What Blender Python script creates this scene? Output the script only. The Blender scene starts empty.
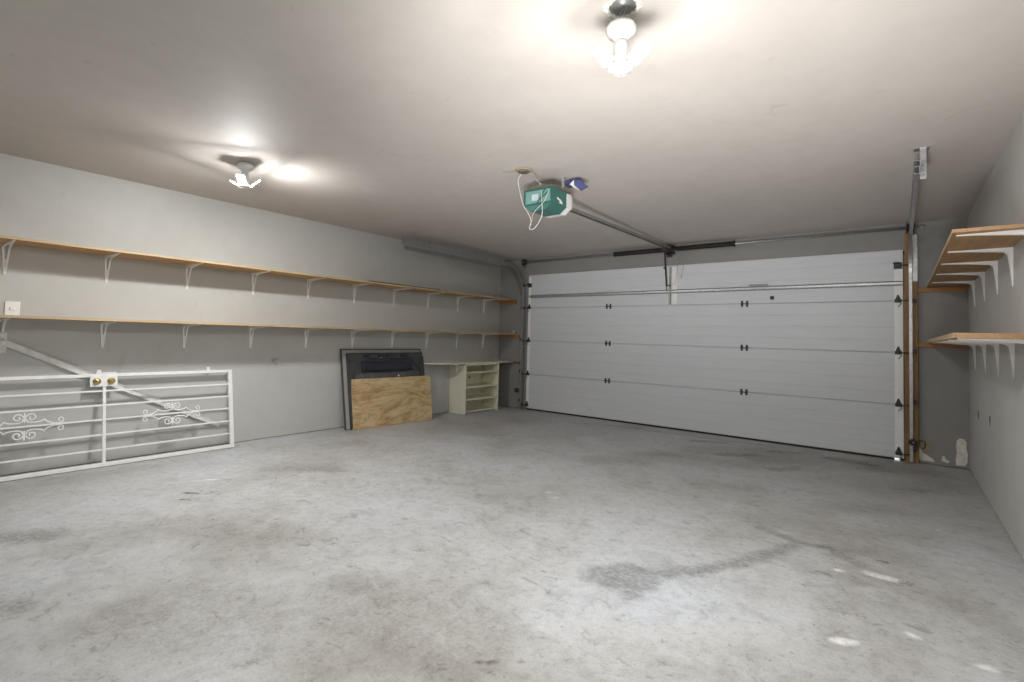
import bpy, bmesh, math, random
import numpy as np
from mathutils import Vector, Matrix
random.seed(7)
S = bpy.context.scene
COL = S.collection
PI = math.pi
W, H = 5.786, 2.402            # room width and ceiling height
YB = -7.45                     # wall behind the camera
V = Vector

# ------------------------------------------------------------------ materials
def new_mat(name):
    m = bpy.data.materials.new(name); m.use_nodes = True
    nt = m.node_tree; b = nt.nodes['Principled BSDF']
    return m, nt, b
def N(nt, t, **kw):
    n = nt.nodes.new(t)
    for k, v in kw.items():
        if k in n.inputs.keys(): n.inputs[k].default_value = v
        else: setattr(n, k, v)
    return n
def L(nt, a, ao, b, bi): nt.links.new(a.outputs[ao], b.inputs[bi])
def ramp(nt, stops):
    r = nt.nodes.new('ShaderNodeValToRGB'); e = r.color_ramp.elements
    while len(e) < len(stops): e.new(0.5)
    for el, (p, c) in zip(e, stops):
        el.position = p; el.color = (c[0], c[1], c[2], 1) if not isinstance(c, (int, float)) else (c, c, c, 1)
    return r
def mixc(nt, fac_node, fac_out, a, b, blend='MIX'):
    m = nt.nodes.new('ShaderNodeMix'); m.data_type = 'RGBA'; m.blend_type = blend
    if fac_node is None: m.inputs[0].default_value = fac_out
    else: nt.links.new(fac_node.outputs[fac_out], m.inputs[0])
    for sock, src in ((6, a), (7, b)):
        if isinstance(src, tuple) and len(src) == 3: m.inputs[sock].default_value = (*src, 1)
        else: nt.links.new(src[0].outputs[src[1]], m.inputs[sock])
    return m
def noise(nt, coord, scale, detail=4, rough=.55, dist=0, sc=None):
    n = N(nt, 'ShaderNodeTexNoise'); n.inputs['Scale'].default_value = scale
    n.inputs['Detail'].default_value = detail; n.inputs['Roughness'].default_value = rough
    n.inputs['Distortion'].default_value = dist
    if sc:
        mp = N(nt, 'ShaderNodeMapping'); mp.inputs['Scale'].default_value = sc
        L(nt, coord[0], coord[1], mp, 'Vector'); L(nt, mp, 'Vector', n, 'Vector')
    else: L(nt, coord[0], coord[1], n, 'Vector')
    return n
def simple(name, col, rough=.5, metal=0.0, var=.10, scale=9, bump=0.0, stretch=None, spec=None):
    m, nt, b = new_mat(name)
    tc = N(nt, 'ShaderNodeNewGeometry')
    n = noise(nt, (tc, 'Position'), scale, 5, .6, sc=stretch)
    a = tuple(c*(1-var) for c in col); c2 = tuple(min(1, c*(1+var)) for c in col)
    r = ramp(nt, [(.3, a), (.7, c2)])
    L(nt, n, 'Fac', r, 'Fac'); L(nt, r, 'Color', b, 'Base Color')
    b.inputs['Roughness'].default_value = rough; b.inputs['Metallic'].default_value = metal
    if spec is not None: b.inputs['Specular IOR Level'].default_value = spec
    if bump:
        bp = N(nt, 'ShaderNodeBump'); bp.inputs['Strength'].default_value = bump; bp.inputs['Distance'].default_value = .004
        L(nt, n, 'Fac', bp, 'Height'); L(nt, bp, 'Normal', b, 'Normal')
    return m
def wood(name, base, dark, along='Y', rough=.6, scale=1.0, knots=False):
    m, nt, b = new_mat(name)
    tc = N(nt, 'ShaderNodeTexCoord')
    st = {'X': (1.2, 14, 14), 'Y': (14, 1.2, 14), 'Z': (14, 14, 1.2)}[along]
    st = tuple(s*scale for s in st)
    n = noise(nt, (tc, 'Object'), 1.5, 6, .6, .6, sc=st)
    r = ramp(nt, [(.32, dark), (.62, base)])
    L(nt, n, 'Fac', r, 'Fac')
    n2 = noise(nt, (tc, 'Object'), 2.2, 3)
    r2 = ramp(nt, [(.3, (.82, .80, .76)), (.7, (1, 1, 1))]); L(nt, n2, 'Fac', r2, 'Fac')
    mm = mixc(nt, None, 1.0, (r, 'Color'), (r2, 'Color'), 'MULTIPLY')
    L(nt, mm, 2, b, 'Base Color'); b.inputs['Roughness'].default_value = rough
    return m
def emit(name, col, strength):
    m = bpy.data.materials.new(name); m.use_nodes = True; nt = m.node_tree
    nt.nodes.clear(); o = nt.nodes.new('ShaderNodeOutputMaterial'); e = nt.nodes.new('ShaderNodeEmission')
    e.inputs[0].default_value = (*col, 1); e.inputs[1].default_value = strength
    nt.links.new(e.outputs[0], o.inputs[0]); return m

def wall_mat(name, col, rough=.62, blotch=.06):
    m, nt, b = new_mat(name)
    g = N(nt, 'ShaderNodeNewGeometry')
    n1 = noise(nt, (g, 'Position'), 1.1, 4, .55)
    n2 = noise(nt, (g, 'Position'), 7, 5, .65)
    r1 = ramp(nt, [(.3, tuple(c*(1-blotch) for c in col)), (.72, tuple(min(1, c*(1+blotch*.6)) for c in col))])
    L(nt, n1, 'Fac', r1, 'Fac')
    r2 = ramp(nt, [(.25, (.95, .945, .935)), (.6, (1, 1, 1))]); L(nt, n2, 'Fac', r2, 'Fac')
    mm = mixc(nt, None, 1.0, (r1, 'Color'), (r2, 'Color'), 'MULTIPLY')
    # sparse scuffs
    n3 = noise(nt, (g, 'Position'), 5, 2, .5, 1.2, sc=(1, 1, .35))
    r3 = ramp(nt, [(.70, (1, 1, 1)), (.78, (.80, .78, .74))]); L(nt, n3, 'Fac', r3, 'Fac')
    m3 = mixc(nt, None, .5, (mm, 2), (r3, 'Color'), 'MULTIPLY')
    L(nt, m3, 2, b, 'Base Color'); b.inputs['Roughness'].default_value = rough
    bp = N(nt, 'ShaderNodeBump'); bp.inputs['Strength'].default_value = .12; bp.inputs['Distance'].default_value = .003
    n4 = noise(nt, (g, 'Position'), 160, 2); L(nt, n4, 'Fac', bp, 'Height'); L(nt, bp, 'Normal', b, 'Normal')
    return m

def floor_mat():
    m, nt, b = new_mat('stained_concrete')
    g = N(nt, 'ShaderNodeNewGeometry'); P = (g, 'Position')
    nl = noise(nt, P, .9, 5, .6, .4)
    base = ramp(nt, [(.30, (.34, .333, .312)), (.5, (.46, .464, .462)), (.70, (.51, .532, .562))]); L(nt, nl, 'Fac', base, 'Fac')
    nm = noise(nt, P, 5.5, 8, .68, .6)
    rm = ramp(nt, [(.28, (.79, .78, .765)), (.5, (1, 1, 1)), (.75, (1.06, 1.06, 1.06))]); L(nt, nm, 'Fac', rm, 'Fac')
    c = mixc(nt, None, 1.0, (base, 'Color'), (rm, 'Color'), 'MULTIPLY')
    nf = noise(nt, P, 95, 5, .75)
    rf = ramp(nt, [(.30, (.80, .79, .78)), (.52, (1, 1, 1)), (.8, (1.08, 1.08, 1.08))]); L(nt, nf, 'Fac', rf, 'Fac')
    c = mixc(nt, None, .8, (c, 2), (rf, 'Color'), 'MULTIPLY')
    nx = noise(nt, P, 17, 9, .78, .35)
    rx = ramp(nt, [(.33, (.78, .775, .765)), (.5, (1, 1, 1)), (.68, (1.10, 1.10, 1.10))]); L(nt, nx, 'Fac', rx, 'Fac')
    c = mixc(nt, None, .9, (c, 2), (rx, 'Color'), 'MULTIPLY')
    # scattered short dark chips, drawn out across the room
    nk = noise(nt, P, 9, 6, .72, .9, sc=(.8, 1.3, 1))
    rk = ramp(nt, [(.588, (1, 1, 1)), (.67, (.66, .645, .62))]); L(nt, nk, 'Fac', rk, 'Fac')
    c = mixc(nt, None, .85, (c, 2), (rk, 'Color'), 'MULTIPLY')
    nk2 = noise(nt, P, 26, 5, .7, .5)
    rk2 = ramp(nt, [(.595, (1, 1, 1)), (.68, (.58, .565, .54))]); L(nt, nk2, 'Fac', rk2, 'Fac')
    c = mixc(nt, None, .7, (c, 2), (rk2, 'Color'), 'MULTIPLY')
    # placed stains: signed distances are stored per vertex, edges broken up by noise
    nd = noise(nt, P, 11, 6, .7); nd2 = noise(nt, P, 45, 3, .6)
    def mask(attr, amp, soft, hole=0):
        a = N(nt, 'ShaderNodeAttribute', attribute_name=attr)
        m1 = N(nt, 'ShaderNodeMath', operation='SUBTRACT'); L(nt, nd, 'Fac', m1, 0); m1.inputs[1].default_value = .5
        m2 = N(nt, 'ShaderNodeMath', operation='MULTIPLY_ADD'); L(nt, m1, 0, m2, 0); m2.inputs[1].default_value = amp; L(nt, a, 'Fac', m2, 2)
        mr = N(nt, 'ShaderNodeMapRange'); L(nt, m2, 0, mr, 0)
        mr.inputs[1].default_value = soft; mr.inputs[2].default_value = -soft; mr.inputs[3].default_value = 0; mr.inputs[4].default_value = 1
        if hole:
            r = ramp(nt, [(.38, 1-hole), (.55, 1.0)]); L(nt, nd2, 'Fac', r, 'Fac')
            mu = N(nt, 'ShaderNodeMath', operation='MULTIPLY'); L(nt, mr, 0, mu, 0); L(nt, r, 'Color', mu, 1); return mu
        return mr
    wt = mask('wet', .16, .03, .45)
    cw = mixc(nt, None, 1.0, (c, 2), (.58, .575, .56), 'MULTIPLY'); c = mixc(nt, wt, 0, (c, 2), (cw, 2))
    fa = mask('faint', .20, .08, .5)
    cf = mixc(nt, None, 1.0, (c, 2), (.80, .785, .76), 'MULTIPLY'); c = mixc(nt, fa, 0, (c, 2), (cf, 2))
    dr = mask('dirt', .26, .05, .5)
    cd = mixc(nt, None, 1.0, (c, 2), (.56, .545, .51), 'MULTIPLY'); c = mixc(nt, dr, 0, (c, 2), (cd, 2))
    sp = mask('spot', .09, .008)
    cs = mixc(nt, None, 1.0, (c, 2), (.40, .38, .36), 'MULTIPLY'); c = mixc(nt, sp, 0, (c, 2), (cs, 2))
    wh = mask('chalk', .06, .012, .3)
    c = mixc(nt, wh, 0, (c, 2), (.74, .74, .73))
    L(nt, c, 2, b, 'Base Color')
    rr = ramp(nt, [(.3, .42), (.7, .62)]); L(nt, nm, 'Fac', rr, 'Fac'); L(nt, rr, 'Color', b, 'Roughness')
    b.inputs['Specular IOR Level'].default_value = .35
    bp = N(nt, 'ShaderNodeBump'); bp.inputs['Strength'].default_value = .25; bp.inputs['Distance'].default_value = .004
    L(nt, nf, 'Fac', bp, 'Height'); L(nt, bp, 'Normal', b, 'Normal')
    return m

def plywood_mat():
    m, nt, b = new_mat('plywood_face')
    tc = N(nt, 'ShaderNodeTexCoord')
    mp = N(nt, 'ShaderNodeMapping'); mp.inputs['Scale'].default_value = (.7, .55, 2.6)
    L(nt, tc, 'Object', mp, 'Vector')
    w0 = noise(nt, (mp, 'Vector'), 2.3, 5, .6, .8)
    mu = N(nt, 'ShaderNodeMath', operation='MULTIPLY'); L(nt, w0, 'Fac', mu, 0); mu.inputs[1].default_value = 17
    fr = N(nt, 'ShaderNodeMath', operation='PINGPONG'); L(nt, mu, 0, fr, 0); fr.inputs[1].default_value = 1.0
    r = ramp(nt, [(.0, (.42, .29, .145)), (.25, (.56, .415, .22)), (.8, (.63, .485, .28))]); L(nt, fr, 0, r, 'Fac')
    n2 = noise(nt, (tc, 'Object'), 3.2, 4, .6, 1.0, sc=(1, .9, 2))
    r2 = ramp(nt, [(.36, (.74, .62, .46)), (.55, (1, 1, 1))]); L(nt, n2, 'Fac', r2, 'Fac')
    c = mixc(nt, None, .9, (r, 'Color'), (r2, 'Color'), 'MULTIPLY')
    L(nt, c, 2, b, 'Base Color'); b.inputs['Roughness'].default_value = .62
    return m

M = dict(
    wall=wall_mat('grey_wall_paint', (.52, .522, .50)),
    ceil=wall_mat('ceiling_paint', (.57, .53, .495), .7, .05),
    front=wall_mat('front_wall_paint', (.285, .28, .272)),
    void=simple('dark_gap', (.03, .028, .025), .9),
    floor=floor_mat(),
    drive=simple('driveway', (.55, .54, .52), .8),
    doorw=simple('door_white', (.66, .685, .72), .42, var=.035, scale=3, stretch=(1, 1, 9), bump=.05),
    stile=simple('stile_white', (.88, .89, .88), .4, var=.05),
    rubber=simple('black_rubber', (.02, .02, .02), .6),
    galv=simple('galvanised_steel', (.50, .51, .52), .42, .85, .18, 30),
    galvd=simple('dull_steel', (.36, .36, .35), .5, .7, .2, 30),
    spring=simple('oiled_spring', (.045, .042, .04), .45, .5, .3, 60),
    darkm=simple('dark_hardware', (.06, .06, .06), .5, .5, .3, 40),
    white=simple('white_enamel', (.88, .88, .86), .38, var=.04),
    gate=simple('gate_white_paint', (.79, .79, .77), .42, var=.06, scale=14),
    brass=simple('brass', (.55, .43, .17), .3, .9, .15, 30),
    bar=simple('weathered_white_bar', (.72, .72, .69), .55, var=.14, scale=20),
    board=wood('shelf_particle_board', (.58, .39, .20), (.42, .27, .13), 'Y'),
    boarde=wood('shelf_board_edge', (.58, .43, .26), (.46, .33, .18), 'Y'),
    rboard=wood('fibre_board', (.43, .265, .135), (.33, .20, .10), 'Y', scale=1.6),
    cleat=wood('orange_pine', (.50, .25, .09), (.36, .16, .055), 'X'),
    post=wood('aged_pine', (.34, .195, .075), (.20, .105, .038), 'Z', scale=1.4),
    ply=plywood_mat(),
    plye=wood('plywood_edge', (.58, .46, .28), (.40, .30, .17), 'Y'),
    blackp=simple('black_moulded_plastic', (.05, .051, .053), .42, var=.4, scale=7, bump=.2),
    blackq=simple('dusty_black_plastic', (.105, .105, .105), .55, var=.3, scale=9, bump=.2),
    recess=simple('blue_black_plastic', (.022, .024, .036), .4, var=.3, scale=6),
    greyb=simple('grey_backing_board', (.40, .40, .375), .6, var=.1),
    edged=simple('dark_edge_band', (.07, .066, .058), .55, var=.3, scale=15),
    cream=simple('cream_paint', (.74, .72, .58), .45, var=.05, scale=5),
    bench=simple('worn_cream_ledge', (.66, .65, .55), .5, var=.12, scale=7),
    teal=simple('teal_plastic', (.045, .155, .135), .32, var=.08),
    teall=simple('pale_teal_plastic', (.15, .31, .28), .3, var=.10),
    tealdk=simple('deep_teal_plastic', (.035, .13, .115), .32, var=.08),
    lens=simple('white_lens_plastic', (.80, .80, .78), .35, var=.02),
    chassis=simple('brown_steel_chassis', (.22, .19, .15), .5, .4, .25, 20),
    blue=simple('blue_plastic', (.075, .085, .22), .4, var=.2),
    paper=simple('white_label_paper', (.50, .53, .62), .6, var=.06, scale=40),
    cord=simple('grey_white_cord', (.62, .61, .57), .5, var=.05),
    cordd=simple('grey_string', (.30, .29, .27), .7, var=.1),
    porc=simple('white_porcelain', (.80, .80, .78), .3, var=.02),
    plasterc=simple('broken_plaster', (.72, .70, .64), .8, var=.18, scale=25, bump=.5),
    tanp=simple('tan_bare_board', (.36, .29, .19), .8, var=.12, scale=15),
    led=emit('led_white', (1.0, .995, .985), 1250.0),
)

# ------------------------------------------------------------------ mesh builder
class MB:
    def __init__(s): s.bm = bmesh.new(); s.mi = 0
    def _tag(s, faces):
        for f in faces: f.material_index = s.mi
    def box(s, lo, hi, bev=0.0, mat=None):
        lo, hi = V(lo), V(hi); c = (lo+hi)/2; d = hi-lo
        Mx = Matrix.Translation(c) @ Matrix.Diagonal((abs(d.x), abs(d.y), abs(d.z), 1))
        if mat is not None: Mx = mat @ Mx
        r = bmesh.ops.create_cube(s.bm, size=1.0, matrix=Mx)
        fs = list({f for v in r['verts'] for f in v.link_faces}); s._tag(fs)
        if bev > 0:
            es = list({e for v in r['verts'] for e in v.link_edges})
            rb = bmesh.ops.bevel(s.bm, geom=es, offset=bev, segments=2, affect='EDGES', profile=.6)
            s._tag(rb['faces'])
        return s
    def bar(s, p0, p1, w, t, up=(0, 0, 1), bev=0.0):
        """rectangular bar from p0 to p1; w along side, t along up"""
        p0, p1 = V(p0), V(p1); d = p1-p0; ln = d.length; y = d.normalized()
        x = y.cross(V(up)).normalized(); z = x.cross(y)
        R = Matrix((x, y, z)).transposed().to_4x4(); R.translation = (p0+p1)/2
        return s.box((-w/2, -ln/2, -t/2), (w/2, ln/2, t/2), bev, R)
    def tube(s, pts, r, seg=8, closed=False, cap=True):
        pts = [V(p) for p in pts]; n = len(pts); rings = []
        rad = r if isinstance(r, (list, tuple)) else [r]*n
        prev = None
        for i, p in enumerate(pts):
            if closed: t = pts[(i+1) % n]-pts[i-1]
            else: t = pts[min(i+1, n-1)]-pts[max(i-1, 0)]
            t.normalize()
            if prev is None:
                a = V((0, 0, 1)) if abs(t.z) < .9 else V((1, 0, 0)); x = t.cross(a).normalized()
            else:
                x = (prev - t*prev.dot(t))
                x = x.normalized() if x.length > 1e-6 else t.orthogonal().normalized()
            prev = x; y = t.cross(x)
            rings.append([s.bm.verts.new(p + (x*math.cos(2*PI*k/seg)+y*math.sin(2*PI*k/seg))*rad[i]) for k in range(seg)])
        fs = []
        for i in range(n if closed else n-1):
            a, b = rings[i], rings[(i+1) % n]
            for k in range(seg): fs.append(s.bm.faces.new((a[k], a[(k+1) % seg], b[(k+1) % seg], b[k])))
        if cap and not closed:
            fs.append(s.bm.faces.new(rings[0][::-1])); fs.append(s.bm.faces.new(rings[-1]))
        for f in fs: f.smooth = True
        s._tag(fs); return s
    def lathe(s, prof, mat=None, seg=24):
        """profile of (radius, height) turned about local Z"""
        mat = mat or Matrix.Identity(4); rings = []
        for r, h in prof:
            rings.append([s.bm.verts.new(mat @ V((max(r, 1e-4)*math.cos(2*PI*k/seg), max(r, 1e-4)*math.sin(2*PI*k/seg), h))) for k in range(seg)])
        fs = []
        for a, b in zip(rings, rings[1:]):
            for k in range(seg): fs.append(s.bm.faces.new((a[k], a[(k+1) % seg], b[(k+1) % seg], b[k])))
        fs.append(s.bm.faces.new(rings[0][::-1])); fs.append(s.bm.faces.new(rings[-1]))
        for f in fs: f.smooth = True
        s._tag(fs); return s
    def prism(s, poly, off, mat=None):
        """closed 3-D polygon pushed along the vector off"""
        mat = mat or Matrix.Identity(4); off = V(off)
        a = [s.bm.verts.new(mat @ V(p)) for p in poly]; b = [s.bm.verts.new(mat @ (V(p)+off)) for p in poly]
        fs = [s.bm.faces.new(a[::-1]), s.bm.faces.new(b)]; n = len(a)
        for i in range(n): fs.append(s.bm.faces.new((a[i], a[(i+1) % n], b[(i+1) % n], b[i])))
        s._tag(fs); return s
    def strip(s, A, B, thick):
        """sheet between two point rows, given thickness along vector thick"""
        t = V(thick); n = len(A)
        q = [[s.bm.verts.new(V(p)) for p in A], [s.bm.verts.new(V(p)) for p in B],
             [s.bm.verts.new(V(p)+t) for p in A], [s.bm.verts.new(V(p)+t) for p in B]]
        fs = []
        for i in range(n-1):
            for a, b in ((0, 1), (1, 3), (3, 2), (2, 0)):
                fs.append(s.bm.faces.new((q[a][i], q[a][i+1], q[b][i+1], q[b][i])))
        for i in (0, n-1): fs.append(s.bm.faces.new((q[0][i], q[1][i], q[3][i], q[2][i])))
        s._tag(fs); return s
    def build(s, name, mats, parent=None, smooth=None, local=False):
        bmesh.ops.recalc_face_normals(s.bm, faces=s.bm.faces[:])
        me = bpy.data.meshes.new(name); off = V((0, 0, 0))
        if parent is not None and not local: off = world_loc(parent)
        o = bpy.data.objects.new(name, me)
        if parent is None and not local:
            xs = [v.co for v in s.bm.verts]
            lo = V((min(c.x for c in xs), min(c.y for c in xs), min(c.z for c in xs))); hi = V((max(c.x for c in xs), max(c.y for c in xs), max(c.z for c in xs)))
            off = V(((lo.x+hi.x)/2, (lo.y+hi.y)/2, lo.z)); o.location = off
        for v in s.bm.verts: v.co -= off
        s.bm.to_mesh(me); s.bm.free()
        for m in (mats if isinstance(mats, (list, tuple)) else [mats]): me.materials.append(m)
        COL.objects.link(o)
        if parent is not None: o.parent = parent
        return o
def world_loc(o):
    p = V(o.location)
    while o.parent: o = o.parent; p = p + V(o.location)
    return p
def tag(o, label, cat=None, group=None, kind=None):
    if label: o['label'] = label
    if cat: o['category'] = cat
    if group: o['group'] = group
    if kind: o['kind'] = kind
    return o
def empty(name, loc, label=None, cat=None, group=None, kind=None):
    o = bpy.data.objects.new(name, None); COL.objects.link(o); o.location = loc; o.empty_display_size = .1
    return tag(o, label, cat, group, kind)
def copy_child(o, parent, loc):
    c = o.copy(); COL.objects.link(c); c.parent = parent; c.location = loc
    return c
def arc(c, r, a0, a1, n, plane='YZ'):
    out = []
    for i in range(n+1):
        a = a0+(a1-a0)*i/n
        u, w = c[0]+r*math.cos(a), c[1]+r*math.sin(a)
        out.append((u, w))
    return out

# ------------------------------------------------------------------ room shell
def sdist(P, caps):
    d = np.full(len(P), 9.0)
    for x1, y1, x2, y2, r in caps:
        a = np.array([x1, y1]); b = np.array([x2, y2]); ab = b-a
        t = np.clip(((P-a) @ ab)/max(ab @ ab, 1e-9), 0, 1)
        d = np.minimum(d, np.linalg.norm(P-(a+t[:, None]*ab), axis=1)-r)
    return d
def make_floor():
    nx, ny = 150, 190
    xs = np.linspace(-.1, W+.1, nx+1); ys = np.linspace(YB-.1, .06, ny+1)
    X, Y = np.meshgrid(xs, ys); P = np.stack([X.ravel(), Y.ravel()], 1)
    v = [(x, y, 0) for x, y in P]
    f = [(j*(nx+1)+i, j*(nx+1)+i+1, (j+1)*(nx+1)+i+1, (j+1)*(nx+1)+i) for j in range(ny) for i in range(nx)]
    me = bpy.data.meshes.new('floor'); me.from_pydata(v, [], f); me.update()
    st = dict(
        wet=[(4.15, -4.19, 4.27, -4.13, .115), (4.20, -4.05, 4.26, -4.06, .08), (4.27, -4.24, 4.32, -4.26, .045), (4.33, -4.0, 4.47, -3.83, .05), (4.47, -3.83, 4.61, -3.61, .045),
             (4.61, -3.61, 4.74, -3.28, .04), (4.74, -3.28, 4.80, -3.08, .03), (4.57, -2.98, 4.80, -3.08, .026), (4.80, -3.08, 4.95, -3.06, .026), (4.95, -3.06, 5.10, -3.2, .02)],
        faint=[(4.95, -3.06, 5.14, -3.28, .05), (5.0, -3.0, 5.3, -2.9, .04), (4.9, -3.45, 5.12, -3.42, .05), (3.9, -5.0, 3.5, -5.1, .25),
               (2.9, -5.6, 3.3, -5.5, .22), (4.0, -2.3, 4.4, -2.1, .1), (4.9, -2.2, 5.2, -2.0, .12), (2.2, -5.2, 2.6, -4.9, .15), (5.0, -3.7, 5.2, -3.6, .06),
               (3.0, -2.2, 3.4, -1.5, .15), (4.7, -3.9, 4.75, -3.85, .04), (1.2, -4.4, 1.5, -4.0, .12), (4.2, -.9, 5.3, -.35, .25), (3.6, -1.0, 4.2, -.5, .2), (5.1, -1.4, 5.6, -.9, .2)],
        dirt=[(1.50, -5.97, 1.64, -5.78, .09), (2.38, -6.07, 2.48, -6.02, .05), (3.85, -1.06, 4.12, -.84, .06), (4.36, -1.34, 4.53, -1.13, .06),
              (4.72, -.42, 5.05, -.46, .09), (5.28, -1.30, 5.43, -1.18, .03), (3.4, -.55, 3.7, -.4, .06), (4.2, -.5, 4.5, -.35, .05), (2.2, -.35, 4.6, -.2, .02)],
        spot=[(4.155, -5.07, 4.165, -5.08, .012), (4.14, -5.135, 4.15, -5.14, .018), (4.150, -4.96, 4.155, -4.965, .008), (4.13, -5.02, 4.135, -5.03, .006),
              (4.09, -5.09, 4.10, -5.08, .006), (4.76, -3.45, 4.77, -3.44, .01), (5.17, -3.07, 5.20, -3.06, .018), (3.88, -4.35, 3.95, -4.33, .006),
              (1.35, -5.05, 1.5, -4.95, .012), (1.45, -4.9, 1.55, -4.87, .01), (1.5, -5.1, 1.58, -5.06, .01)],
        chalk=[(5.13, -3.285, 5.24, -3.285, .026), (5.06, -4.08, 5.12, -4.035, .018), (5.29, -3.825, 5.315, -3.84, .018), (5.455, -2.265, 5.505, -2.32, .014),
               (5.49, -3.9, 5.535, -3.89, .014), (5.0, -3.35, 5.03, -3.34, .015), (1.1, -4.9, 1.2, -4.75, .01), (3.3, -3.4, 3.34, -3.35, .01), (3.2, -3.3, 3.24, -3.28, .008)],
    )
    for k, caps in st.items():
        a = me.attributes.new(k, 'FLOAT', 'POINT'); a.data.foreach_set('value', sdist(P, caps).astype(np.float32))
    me.materials.append(M['floor'])
    o = bpy.data.objects.new('floor', me); COL.objects.link(o); o['kind'] = 'structure'
make_floor()

def struct(name, mb, m, parent=None):
    o = mb.build(name, m, parent)
    o['kind'] = 'structure'
    return o
GAP = .006
struct('ceiling', MB().box((-.12, YB-.12, H), (W+.12, .16, H+.1)), M['ceil'])
wl = struct('wall_left', MB().box((-.1, YB, GAP), (0, 0, H)), M['wall'])
MB().box((-.1, YB, 0), (-.012, 0, GAP)).build('sole_plate', M['void'], wl)
wr = struct('wall_right', MB().box((W, YB, GAP), (W+.1, 0, H)), M['wall'])
MB().box((W+.012, YB, 0), (W+.1, 0, GAP)).build('sole_plate', M['void'], wr)
struct('wall_back', MB().box((-.1, YB-.1, 0), (W+.1, YB, H)), M['wall'])
DX0, DX1, DZ = .585, 5.312, 2.128
b = MB()
b.box((-.1, 0, GAP), (DX0, .12, H)); b.box((DX1, 0, GAP), (W+.1, .12, H)); b.box((DX0, 0, DZ-.012), (DX1, .12, H))
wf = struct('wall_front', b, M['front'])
b = MB(); b.box((DX0-.03, .035, 0), (.640, .11, DZ)); b.box((5.278, .035, 0), (DX1+.03, .11, DZ)); b.box((DX0, .035, 2.095), (DX1, .11, DZ+.03))
b.build('door_stop', M['post'], wf)
b = MB(); b.box((-.1, .012, 0), (DX0, .12, GAP)); b.box((DX1, .012, 0), (W+.1, .12, GAP)); b.build('sole_plate', M['void'], wf)
# broken plaster at the foot of the front wall beside the door
def chip(pts, t, name, m):
    return MB().prism([(x, -t, z) for x, z in pts], (0, t, 0)).build(name, m, wf)
chip([(5.412, .03), (5.412, .165), (5.425, .15), (5.445, .105), (5.48, .085), (5.52, .058), (5.535, .03)], .004, 'bare_plaster', M['plasterc'])
chip([(5.69, .025), (5.685, .08), (5.697, .15), (5.69, .2), (5.698, .262), (5.715, .285), (5.745, .28), (5.765, .25), (5.762, .19), (5.772, .14), (5.768, .06), (5.75, .03)], .005, 'bare_plaster', M['plasterc'])
chip([(5.585, .05), (5.59, .095), (5.605, .10), (5.615, .07), (5.645, .055), (5.63, .035)], .004, 'bare_plaster', M['plasterc'])
chip([(5.415, .17), (5.412, .215), (5.44, .222), (5.48, .215), (5.51, .19), (5.515, .15), (5.49, .11), (5.45, .11), (5.43, .15)], .002, 'bare_board', M['tanp'])
# small dark scrapes on the right wall
for (y, z) in ((-.73, .60), (-1.40, .63)):
    b = MB(); b.tube([(W-.004, y-.03, z+.03), (W-.006, y, z+.02), (W-.004, y+.015, z-.01), (W-.003, y+.02, z-.05)], [.0012, .0025, .0025, .001], 6)
    b.build('scrape', M['darkm'], wr)
# outside: driveway seen only as light under the door seal
struct('ground', MB().box((-2, .06, -.05), (8, 7, -.004)), M['drive'])

# ------------------------------------------------------------------ garage door
gd = empty('garage_door', (2.947, -.0, 0), 'white sectional garage door with four ribbed panels filling the front wall', 'garage door', kind='thing')
zz = [.022, .556, 1.082, 1.608, 2.136]
YF = -.022                                     # inner face
DL, DR = .600, 5.298
for k in range(4):
    z0, z1 = zz[k]+(.0022 if k else 0), zz[k+1]-.0022
    prof = [(YF+.045, z0)]+([(YF+.0275, z0), (YF+.0275, z0+.011), (YF+.0165, z0+.011), (YF+.0165, z0)] if k else [])+[(YF+.006, z0), (YF, z0+.006)]
    nr = 4; h = z1-z0
    for i in range(1, nr):
        zc = z0+h*i/nr; prof += [(YF, zc-.004), (YF+.0022, zc-.0015), (YF+.0022, zc+.0015), (YF, zc+.004)]
    prof += [(YF, z1-.006), (YF+.006, z1), (YF+.018, z1)]
    if k < 3: prof += [(YF+.018, z1+.012), (YF+.026, z1+.012), (YF+.026, z1)]
    prof += [(YF+.045, z1)]
    MB().prism([(DL, y, z) for y, z in prof], (DR-DL, 0, 0)).build('door_section', M['doorw'], gd)
b = MB(); b.box((DL, YF+.010, .0), (DR-.075, YF+.04, .0215)); b.box((DR-.03, YF+.010, .0), (DR, YF+.04, .0215))
tag(b.build('bottom_seal', M['rubber'], gd), 'black rubber bottom seal')
# end stiles
MB().box((5.228, YF-.0035, .03), (5.296, YF-.0005, 1.99)).build('end_stile', M['stile'], gd)
MB().box((.603, YF-.0035, .03), (.655, YF-.0005, 2.10)).build('end_stile', M['stile'], gd)
# centre hinges
def centre_hinge(x, z):
    b = MB()
    for s in (-1, 1):
        b.box((x+s*.028-.012, YF-.007, z-.036), (x+s*.028+.012, YF-.0006, z+.036), .002)
        b.tube([(x+s*.028-.013, YF-.010, z), (x+s*.028+.013, YF-.010, z)], .008, 8)
        b.lathe([(.005, 0), (.005, .004)], Matrix.Translation((x+s*.028, YF-.006, z+.022)) @ Matrix.Rotation(PI/2, 4, 'X'), 8)
    b.tube([(x-.04, YF-.010, z), (x+.04, YF-.010, z)], .006, 6)
    return b.build('hinge', M['darkm'], gd)
for x in (2.016, 3.809):
    for z in (.557, 1.082, 1.608): centre_hinge(x, z)
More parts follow.
